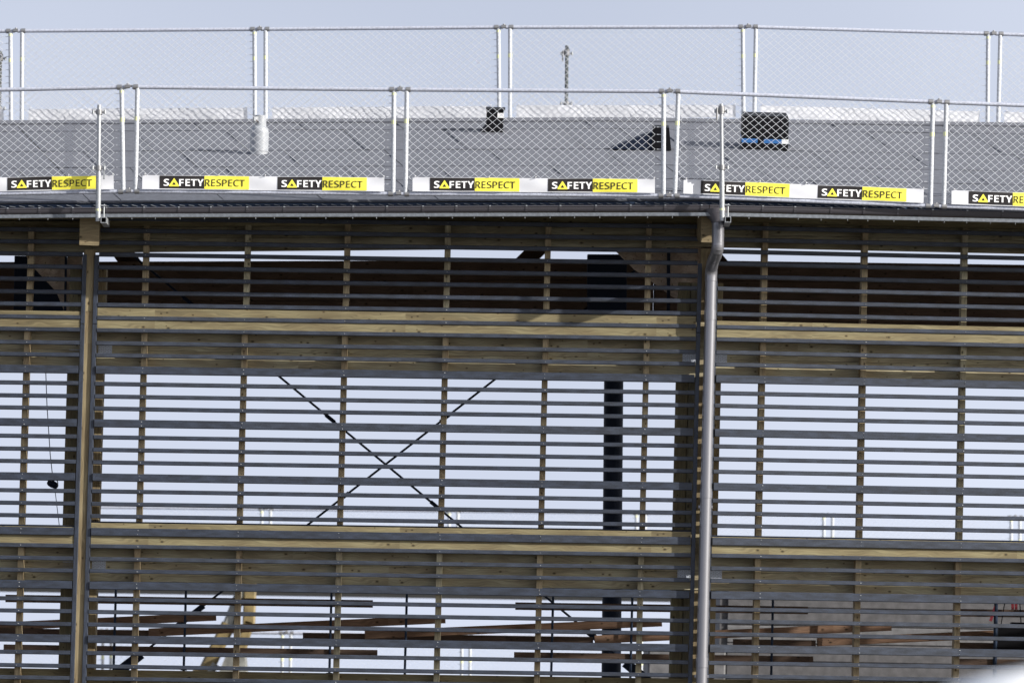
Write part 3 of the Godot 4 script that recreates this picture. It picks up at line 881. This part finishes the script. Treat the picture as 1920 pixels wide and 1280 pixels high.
# ---------------------------------------------------------------- things on the roof
func make_roof_things() -> void:
	# gas cylinder
	var g := thing("gas_cylinder", "white gas cylinder with a valve collar, standing on the grey roof", "gas cylinder", Vector3(-2.595, 7.475, -3.10))
	var st := start()
	lathe(st, [Vector2(0.0, 0.0), Vector2(0.088, 0.0), Vector2(0.088, 0.032), Vector2(0.094, 0.036), Vector2(0.095, 0.18), Vector2(0.094, 0.235), Vector2(0.086, 0.268), Vector2(0.068, 0.290), Vector2(0.040, 0.303), Vector2(0.0, 0.306)], 28)
	form(st.commit(), "body", M.bottle_white, g)
	st = start()
	for k in 22:   # collar with an opening for the hand
		var w0 := TAU * k / 22.0
		var w1 := TAU * (k + 1) / 22.0
		var d0 := Vector3(cos(w0), 0, sin(w0))
		var d1 := Vector3(cos(w1), 0, sin(w1))
		var gap := fmod(w0 + 4.75, TAU) < 1.05 or fmod(w0 + 1.6, TAU) < 1.05
		for band in ([[0.285, 0.312], [0.384, 0.40]] if gap else [[0.285, 0.40]]):
			for s in [[0.066, 1.0], [0.061, -1.0]]:
				var n: Vector3 = (d0 + d1).normalized() * s[1]
				quad(st, d0 * s[0] + Vector3.UP * band[0], d1 * s[0] + Vector3.UP * band[0], d1 * s[0] + Vector3.UP * band[1], d0 * s[0] + Vector3.UP * band[1], n)
			quad(st, d0 * 0.066 + Vector3.UP * band[1], d1 * 0.066 + Vector3.UP * band[1], d1 * 0.061 + Vector3.UP * band[1], d0 * 0.061 + Vector3.UP * band[1], Vector3.UP)
	form(st.commit(), "collar", M.bottle_white, g)
	st = start()
	ring(st, Vector3(0, 0.30, 0), Vector3(0, 0.36, 0), 0.018, 0.014, 10)
	ring(st, Vector3(-0.035, 0.345, 0.01), Vector3(0.03, 0.345, 0.01), 0.012, 0.012, 8)
	form(st.commit(), "valve", M.brass, g)
	# wrapped box with a blue band
	var slope := Basis(Vector3.RIGHT, 0.215)
	var b := thing("wrapped_box", "black wrapped box with a blue and white tape band, on the roof", "box", Vector3(2.505, 7.668, -3.36))
	b.basis = slope
	st = start()
	prism(st, rect(0.33, 0.40, 0.012), -0.234, 0.234, Vector2.ZERO, Transform3D(Basis.IDENTITY, Vector3(0, 0.168, -0.20)))
	form(st.commit(), "box_body", M.black_wrap, b)
	st = start()
	prism(st, rect(0.042, 0.404, 0.001), -0.236, -0.075, Vector2.ZERO, Transform3D(Basis.IDENTITY, Vector3(0, 0.106, -0.20)))
	prism(st, rect(0.042, 0.404, 0.001), -0.012, 0.172, Vector2.ZERO, Transform3D(Basis.IDENTITY, Vector3(0, 0.104, -0.20)))
	form(st.commit(), "tape_band", M.tape_blue, b)
	st = start()
	prism(st, rect(0.046, 0.405, 0.001), 0.168, 0.237, Vector2.ZERO, Transform3D(Basis.IDENTITY, Vector3(0, 0.104, -0.20)))
	form(st.commit(), "white_tape", M.label_white, b)
	st = start()
	boxat(st, Vector3(0.0, 0.345, -0.2), Vector3(0.44, 0.022, 0.36), 0.008)
	form(st.commit(), "lid", M.black_wrap, b)
	# small black box with a white label
	var c := thing("small_roof_box", "small black box with a white label, near the roof ridge", "box", Vector3(-0.235, 7.915, -4.64))
	c.basis = slope
	st = start()
	prism(st, rect(0.23, 0.20, 0.008), -0.088, 0.088, Vector2.ZERO, Transform3D(Basis.IDENTITY, Vector3(0, 0.116, -0.10)))
	form(st.commit(), "box_body", M.black_wrap, c)
	st = start()
	boxat(st, Vector3(0.058, 0.178, 0.002), Vector3(0.064, 0.05, 0.006))
	boxat(st, Vector3(0.089, 0.178, -0.05), Vector3(0.006, 0.05, 0.106))
	form(st.commit(), "label_plate", M.label_white, c)
	st = start()
	boxat(st, Vector3(0.004, 0.236, -0.09), Vector3(0.20, 0.014, 0.20), 0.004)
	form(st.commit(), "lid", M.black_wrap, c)
	st = start()
	prism(st, PackedVector2Array([Vector2(0.0, -0.088), Vector2(0.0, -0.150), Vector2(0.075, -0.088)]), 0.02, 0.18, Vector2.ZERO, Transform3D(Basis(Vector3(0, 0, -1), Vector3.UP, Vector3(1, 0, 0)), Vector3.ZERO))
	form(st.commit(), "small_wedge", M.bitumen, c)  # small dark wedge at the left foot of the box
	# vent hood with a long tapering dark wedge
	var v := thing("roof_vent", "black roof vent hood with a long tapering dark wedge on its left", "roof vent", Vector3(1.454, 7.628, -3.11))
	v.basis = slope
	st = start()
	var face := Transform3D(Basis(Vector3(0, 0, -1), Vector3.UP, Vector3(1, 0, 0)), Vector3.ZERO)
	prism(st, PackedVector2Array([Vector2(0.0, -0.09), Vector2(0.0, 0.10), Vector2(0.232, 0.072), Vector2(0.232, -0.09)]), 0.0, 0.20, Vector2.ZERO, face)
	form(st.commit(), "hood", M.black_wrap, v)
	st = start()
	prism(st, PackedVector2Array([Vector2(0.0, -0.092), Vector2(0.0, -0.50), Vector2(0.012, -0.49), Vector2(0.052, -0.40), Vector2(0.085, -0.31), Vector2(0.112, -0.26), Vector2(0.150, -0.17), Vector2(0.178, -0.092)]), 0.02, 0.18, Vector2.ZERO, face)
	form(st.commit(), "side_wedge", M.steel_dark, v)  # dark solid that tapers away to the left of the hood

# ---------------------------------------------------------------- things seen through the slats
func make_far() -> void:
	# the stand across the arena
	var f := thing("far_grandstand", "far grandstand roof edge seen through the slats, pale and out of focus", "grandstand building", Vector3(0, 0, -30))
	var a := Vector3(-16, 3.655, -0.4)
	var b := Vector3(16, 3.975, -0.4)
	beam(f, "roof_slab", M.drip, a, b, 0.10, 4.5, 0.01)
	beam(f, "fascia", M.steel_blue, a + Vector3(0, 0.02, 2.28), b + Vector3(0, 0.02, 2.28), 0.14, 0.05, 0.005)
	for x in [-14.9, -6.07, 2.80, 11.6]:
		tube(f, "column", M.steel_blue, Vector3(x, 0, -0.4), Vector3(x, 3.80 + 0.010 * x, -0.4), 0.07, 12)
	var src: Node3D = get_node("safety_fence_panel")
	var thin := wire_mesh(0.085, 2.45, 0.02, 0.97, 0.0013)
	var words := ["far roof fence panel, out of focus, behind the left post", "far roof fence panel, out of focus, left of the crossed rods", "far roof fence panel, out of focus, under the crossing of the rods", "far roof fence panel, out of focus, beside the dark steel column", "far roof fence panel, out of focus, right of the downpipe", "far roof fence panel, out of focus, at the right edge"]
	for i in 6:
		var x0 := -6.12 + 2.68 * i
		var p := copy_of(src, "far_fence_panel", words[i])
		p.set_meta("group", "fence panels on the far stand")
		p.transform = fence_frame(Vector3(x0, 3.85 + 0.0143 * x0, -30.0), Vector3(x0 + 2.68, 3.85 + 0.0143 * (x0 + 2.68), -30.0))
		p.basis = p.basis * Basis.from_scale(Vector3(2.68 / 2.55, 1.12, 1))
		p.get_node("wire_mesh").mesh = thin
	words = ["low far fence panel, out of focus, behind the left post at the bottom", "low far fence panel behind the excavator arm, out of focus", "low far fence panel, out of focus, left of the steel column", "low far fence panel, out of focus, behind the steel column at the bottom"]
	for i in 4:
		var x0 := -7.86 + 2.45 * i
		var p := copy_of(src, "low_far_fence_panel", words[i])
		p.set_meta("group", "low fence panels across the arena")
		p.transform = fence_frame(Vector3(x0, 1.97 + 0.0135 * x0, -26.0), Vector3(x0 + 2.45, 1.97 + 0.0135 * (x0 + 2.45), -26.0))
		p.basis = p.basis * Basis.from_scale(Vector3(2.45 / 2.55, 1.16, 1))
		p.get_node("wire_mesh").mesh = thin
	var w := thing("arena_wall", "low grey wall that carries the far fence, below the slats", "wall", Vector3(-4.4, 0, -26.05))
	beam(w, "wall_body", M.cabin_pale, Vector3(-6.5, 0.88, 0), Vector3(5.5, 0.96, 0), 1.75, 0.3, 0.02)
	beam(w, "coping", M.cabin, Vector3(-6.5, 1.785, 0), Vector3(5.5, 1.865, 0), 0.06, 0.4, 0.01)
	# excavator
	var e := thing("excavator", "yellow excavator with raised arm behind the slats, out of focus", "excavator", Vector3(-5.6, 0, -25))
	for z in [-0.75, 0.75]:
		var st := start()
		var prof := PackedVector2Array()
		for k in 24:
			var wv := TAU * k / 24.0
			prof.append(Vector2(0.33 + 0.33 * sin(wv), (1.0 if cos(wv) > 0 else -1.0) + 0.33 * cos(wv)))
		prism(st, prof, -0.2, 0.2, Vector2.ZERO, Transform3D(Basis(Vector3(0, 0, -1), Vector3.UP, Vector3(1, 0, 0)), Vector3(0, 0, z)))
		form(st.commit(), "track", M.rubber, e)
	beam(e, "upper_body", M.machine_yellow, Vector3(-1.3, 1.15, 0), Vector3(0.9, 1.15, 0), 0.8, 1.7, 0.08)
	var cab := beam(e, "cab", M.machine_yellow, Vector3(0.0, 1.85, 0.45), Vector3(0.95, 1.85, 0.45), 0.95, 0.75, 0.08)
	beam(cab, "window", M.car_glass, Vector3(0.12, 0.05, 0.378), Vector3(0.83, 0.05, 0.378), 0.6, 0.02, 0.005)
	beam(e, "boom", M.machine_yellow, Vector3(0.7, 1.3, -0.1), Vector3(1.56, 2.48, -0.1), 0.30, 0.26, 0.03)
	beam(e, "boom", M.machine_yellow, Vector3(1.53, 2.42, -0.1), Vector3(1.87, 3.16, -0.1), 0.19, 0.22, 0.03)
	beam(e, "boom", M.machine_grey, Vector3(1.84, 3.08, -0.1), Vector3(2.10, 3.80, -0.1), 0.15, 0.20, 0.03)
	beam(e, "stick", M.machine_yellow, Vector3(2.15, 3.90, -0.08), Vector3(2.145, 3.17, -0.08), 0.165, 0.2, 0.02)
	beam(e, "stick", M.machine_yellow, Vector3(2.148, 3.20, -0.08), Vector3(2.02, 2.72, -0.08), 0.14, 0.2, 0.02)
	tube(e, "hydraulic_ram", M.machine_grey, Vector3(2.00, 3.70, 0.03), Vector3(2.00, 3.0, 0.03), 0.035, 10)
	tube(e, "hydraulic_ram", M.machine_grey, Vector3(1.30, 1.85, 0.1), Vector3(1.72, 2.62, 0.1), 0.05, 10)
	var bk := start()
	prism(bk, PackedVector2Array([Vector2(2.78, 1.88), Vector2(2.72, 2.12), Vector2(2.35, 2.16), Vector2(2.18, 1.90), Vector2(2.40, 1.74)]), -0.35, 0.35, Vector2.ZERO, Transform3D(Basis(Vector3(0, 0, -1), Vector3.UP, Vector3(1, 0, 0)), Vector3.ZERO))
	form(bk.commit(), "bucket", M.machine_grey, e)
	# grey site cabin behind the right bay
	var c := thing("site_cabin", "long grey site cabin behind the slats, right of the downpipe", "site cabin", Vector3(2.05, 0, -13.0))
	beam(c, "wall", M.cabin, Vector3(0.45, 1.75, -1.3), Vector3(9.0, 1.80, -1.3), 3.45, 2.5, 0.02)
	beam(c, "end_wall", M.cabin_pale, Vector3(0.07, 0.0, -1.3), Vector3(0.07, 2.80, -1.3), 0.90, 2.6, 0.02)
	for k in 11:
		beam(c, "cladding_board", [M.cabin, M.cabin_pale, M.cabin, M.cabin][(k * 3) % 4], Vector3(0.535, 1.52 + 0.208 * k, -0.03), Vector3(9.0, 1.58 + 0.208 * k, -0.03), 0.204, 0.03, 0.012)

func make_near_inside() -> void:
	# a lamp on a thin cable in the left bay
	var l := thing("hanging_lamp", "small black lamp hanging on a thin cable in the left bay", "lamp", Vector3(-4.393, 4.024, -0.62))
	var st := start()
	var c := Curve3D.new()
	for p in [Vector3(-0.115, 1.35, 0), Vector3(-0.075, 0.75, 0), Vector3(-0.03, 0.28, 0), Vector3(0.005, 0.03, 0)]: c.add_point(p)
	var pts := c.get_baked_points()
	for k in pts.size() - 1: ring(st, pts[k], pts[k + 1], 0.0042, 0.0042, 6, false)
	ring(st, Vector3(0.02, -0.02, 0), Vector3(0.09, -0.48, 0), 0.0035, 0.0035, 6)
	form(st.commit(), "cable", M.steel_blue, l)
	st = start()
	lathe(st, [Vector2(0.0, -0.062), Vector2(0.022, -0.055), Vector2(0.032, -0.035), Vector2(0.036, 0.0), Vector2(0.032, 0.03), Vector2(0.020, 0.05), Vector2(0.0, 0.055)], 16)
	form(st.commit(), "lamp_body", M.steel_dark, l, Transform3D(Basis(Vector3(0, 0, 1), 1.15), Vector3(0.0, -0.008, 0)))
	st = start()
	for k in 16:
		var w0 := TAU * k / 16.0
		var w1 := TAU * (k + 1) / 16.0
		ring(st, Vector3(0.02 + 0.034 * cos(w0), 0.002 + 0.034 * sin(w0), 0.02), Vector3(0.02 + 0.034 * cos(w1), 0.002 + 0.034 * sin(w1), 0.02), 0.005, 0.005, 6)
	form(st.commit(), "lamp_guard", M.clamp, l)
	# tool bag with red straps behind the right bay
	var b := thing("tool_bag", "black bag with red straps hanging behind the slats at the right edge", "bag", Vector3(5.16, 2.70, -3.02))
	st = start()
	boxat(st, Vector3(0.0, 0.115, 0.0), Vector3(0.46, 0.25, 0.18), 0.03)
	form(st.commit(), "bag_body", M.black_wrap, b)
	st = start()
	boxat(st, Vector3(0.02, 0.25, 0.0), Vector3(0.24, 0.05, 0.16), 0.015)
	form(st.commit(), "bag_flap", M.black_wrap, b)
	for s in [[Vector3(-0.31, 0.28, 0.1), Vector3(-0.24, 0.50, 0.1)], [Vector3(-0.09, 0.40, 0.1), Vector3(-0.095, 0.50, 0.1)], [Vector3(-0.055, 0.40, 0.1), Vector3(-0.06, 0.50, 0.1)]]:
		beam(b, "strap", M.red_strap, s[0], s[1], 0.028, 0.008, 0.001)
	for s in [[Vector3(-0.2, 0.24, 0.05), Vector3(-0.16, 0.52, 0.05)], [Vector3(0.0, 0.27, 0.05), Vector3(-0.02, 0.52, 0.05)], [Vector3(0.12, 0.26, 0.05), Vector3(0.11, 0.52, 0.05)]]:
		tube(b, "cord", M.black_wrap, s[0], s[1], 0.005, 6)

# ---------------------------------------------------------------- white van close to the lens
func make_van() -> void:
	var v := thing("white_van", "blurred white van roof in the bottom right corner", "van", Vector3(1.085, 0, 44.0))
	var prof := [Vector2(-1.75, 0.35), Vector2(-1.85, 0.60), Vector2(-1.72, 0.88), Vector2(-0.95, 1.08), Vector2(-0.10, 1.656), Vector2(0.02, 1.751), Vector2(0.09, 1.796), Vector2(0.20, 1.831), Vector2(0.42, 1.854), Vector2(1.2, 1.866), Vector2(2.2, 1.846), Vector2(2.42, 1.776), Vector2(2.55, 1.2), Vector2(2.60, 0.75), Vector2(2.55, 0.35)]
	var st := start()
	var slices := [[-0.88, 0.965], [-0.84, 0.985], [-0.76, 0.996], [0.76, 0.996], [0.84, 0.985], [0.88, 0.965]]
	for k in 5:
		var s0: Array = slices[k]
		var s1: Array = slices[k + 1]
		for i in prof.size():
			var q := []
			for c in [[i, s0], [i + 1, s0], [i + 1, s1], [i, s1]]:
				var p: Vector2 = prof[c[0] % prof.size()]
				var f: float = c[1][1]
				q.append(Vector3((p.x - 0.4) * f + 0.4, 0.9 + (p.y - 0.9) * f if p.y > 0.9 else p.y, c[1][0] * (1.0 - 0.10 * maxf(0.0, p.y - 1.0))))
			st.set_smooth_group(-1 if i in [0, 14, 4] else 1)
			for t in [[0, 1, 2], [0, 2, 3]]:
				for j in t: st.add_vertex(q[j])
	for z in [[-0.88, 0.965], [0.88, 0.965]]:
		var poly := PackedVector2Array()
		for p in prof: poly.append(Vector2((p.x - 0.4) * z[1] + 0.4, 0.9 + (p.y - 0.9) * z[1] if p.y > 0.9 else p.y))
		var fan := Geometry2D.triangulate_polygon(poly)
		st.set_smooth_group(-1)
		for k in range(0, fan.size(), 3):
			var o := [0, 1, 2] if z[0] < 0 else [0, 2, 1]
			for j in o:
				var p := poly[fan[k + j]]
				st.add_vertex(Vector3(p.x, p.y, z[0] * (1.0 - 0.10 * maxf(0.0, p.y - 1.0))))
	st.generate_normals()
	form(st.commit(), "body", M.car_white, v)
	beam(v, "windscreen", M.car_glass, Vector3(-0.90, 1.13, 0), Vector3(-0.02, 1.715, 0), 0.02, 1.42, 0.004)
	for s in [-1.0, 1.0]:
		beam(v, "side_window", M.car_glass, Vector3(0.05, 1.38, 0.845 * s), Vector3(0.95, 1.38, 0.845 * s), 0.42, 0.02, 0.004)
		beam(v, "headlight", M.label_white, Vector3(-1.80, 0.78, 0.62 * s), Vector3(-1.62, 0.86, 0.62 * s), 0.12, 0.28, 0.02)
		beam(v, "tail_light", M.lamp_red, Vector3(2.53, 1.0, 0.74 * s), Vector3(2.57, 1.3, 0.74 * s), 0.05, 0.12, 0.01)
		for x in [-1.05, 1.75]:
			var w := Node3D.new()
			put(w, "wheel", v)
			w.position = Vector3(x, 0.33, 0.80 * s)
			tube(w, "tyre", M.rubber, Vector3(0, 0, -0.1), Vector3(0, 0, 0.1), 0.33, 28)
			tube(w, "rim", M.zinc, Vector3(0, 0, -0.108), Vector3(0, 0, 0.108), 0.2, 20)

# ---------------------------------------------------------------- build
func _ready() -> void:
	rng.seed = 7
	# camera: a long lens from the ground, wide open, focused on the slats
	var cam := Camera3D.new()
	cam.name = "camera"
	var att := CameraAttributesPhysical.new()
	att.frustum_focal_length = 221.25
	att.frustum_focus_distance = 60.0
	att.frustum_near = 0.5
	att.frustum_far = 3000.0
	att.exposure_aperture = 3.4
	cam.attributes = att
	cam.keep_aspect = Camera3D.KEEP_WIDTH
	cam.fov = rad_to_deg(2.0 * atan(960.0 / 11800.0))
	cam.near = 0.5
	cam.far = 3000.0
	cam.transform = Transform3D(Basis(Vector3.RIGHT, atan(760.0 / 11800.0)) * Basis(Vector3(0, 0, 1), 0.0255), Vector3(0, 1.6, 60))
	add_child(cam)
	cam.current = true

	var sky := ProceduralSkyMaterial.new()
	sky.sky_top_color = lin(0.262, 0.300, 0.382)
	sky.sky_horizon_color = lin(0.440, 0.480, 0.584)
	sky.sky_curve = 0.13
	sky.ground_horizon_color = lin(0.16, 0.16, 0.17)
	sky.ground_bottom_color = lin(0.12, 0.115, 0.11)
	sky.sun_angle_max = 80.0
	sky.sun_curve = 0.6
	var puff := noise(0.035, 77, 3).get_seamless_image(1024, 512)
	puff.convert(Image.FORMAT_RGBA8)
	sky.sky_cover = ImageTexture.create_from_image(puff)
	sky.sky_cover_modulate = Color(1, 1, 1, 0.13)
	var env := Environment.new()
	env.background_mode = Environment.BG_SKY
	env.sky = Sky.new()
	env.sky.sky_material = sky
	env.tonemap_mode = Environment.TONE_MAPPER_LINEAR
	env.tonemap_exposure = 1.5
	env.sdfgi_enabled = true
	env.ssao_enabled = true
	env.ssil_enabled = true
	var we := WorldEnvironment.new()
	we.name = "world_environment"
	we.environment = env
	add_child(we)
	var sun := DirectionalLight3D.new()
	sun.name = "sun"
	sun.light_energy = 1.6
	sun.light_color = Color(1.0, 0.98, 0.94)
	sun.light_angular_distance = 0.7
	sun.shadow_enabled = true
	add_child(sun)
	sun.look_at_from_position(Vector3.ZERO, Vector3(-0.823, -0.402, -0.401), Vector3.UP)

	make_materials()
	var st := start()
	quad(st, Vector3(-900, 0, 200), Vector3(900, 0, 200), Vector3(900, 0, -900), Vector3(-900, 0, -900), Vector3.UP, Vector2.ZERO, Vector2(1800, 1100))
	var ground := form(st.commit(), "ground", M.gravel, self)
	tag(ground, "bare gravel ground round the stand, below the picture", "ground", "", "structure")

	stand = thing("grandstand", "timber grandstand with a grey slatted screen front and felt roof", "grandstand building")
	for i in 4: make_screen(i)
	make_posts()
	make_inside()
	for i in 4: make_roof(i)
	for i in 3: make_gutter(i)
	make_downpipe()
	make_fences()
	scaffold_tube("scaffold tube at the left fence corner, above the bare timber post", Vector3(-3.935, 6.450, 0.772), Vector3(-3.958, 7.552, 0.772), false, "scaffold tubes that hold the fences")
	scaffold_tube("scaffold tube with a hooked clamp, in front of the fence above the downpipe", Vector3(1.952, 6.598, 0.864), Vector3(1.918, 7.703, 0.864), true, "scaffold tubes that hold the fences")
	scaffold_tube("scaffold tube behind the ridge fence, right of the small black box", Vector3(0.517, 7.88, -6.12), Vector3(0.500, 8.999, -6.12), true, "scaffold tubes that hold the fences", "tube_dark")
	scaffold_tube("scaffold tube behind the ridge fence at the left edge of the photo", Vector3(-5.475, 7.69, -6.27), Vector3(-5.490, 8.806, -6.27), true, "scaffold tubes that hold the fences", "tube_dark")
	make_roof_things()
	make_far()
	make_near_inside()
	make_van()
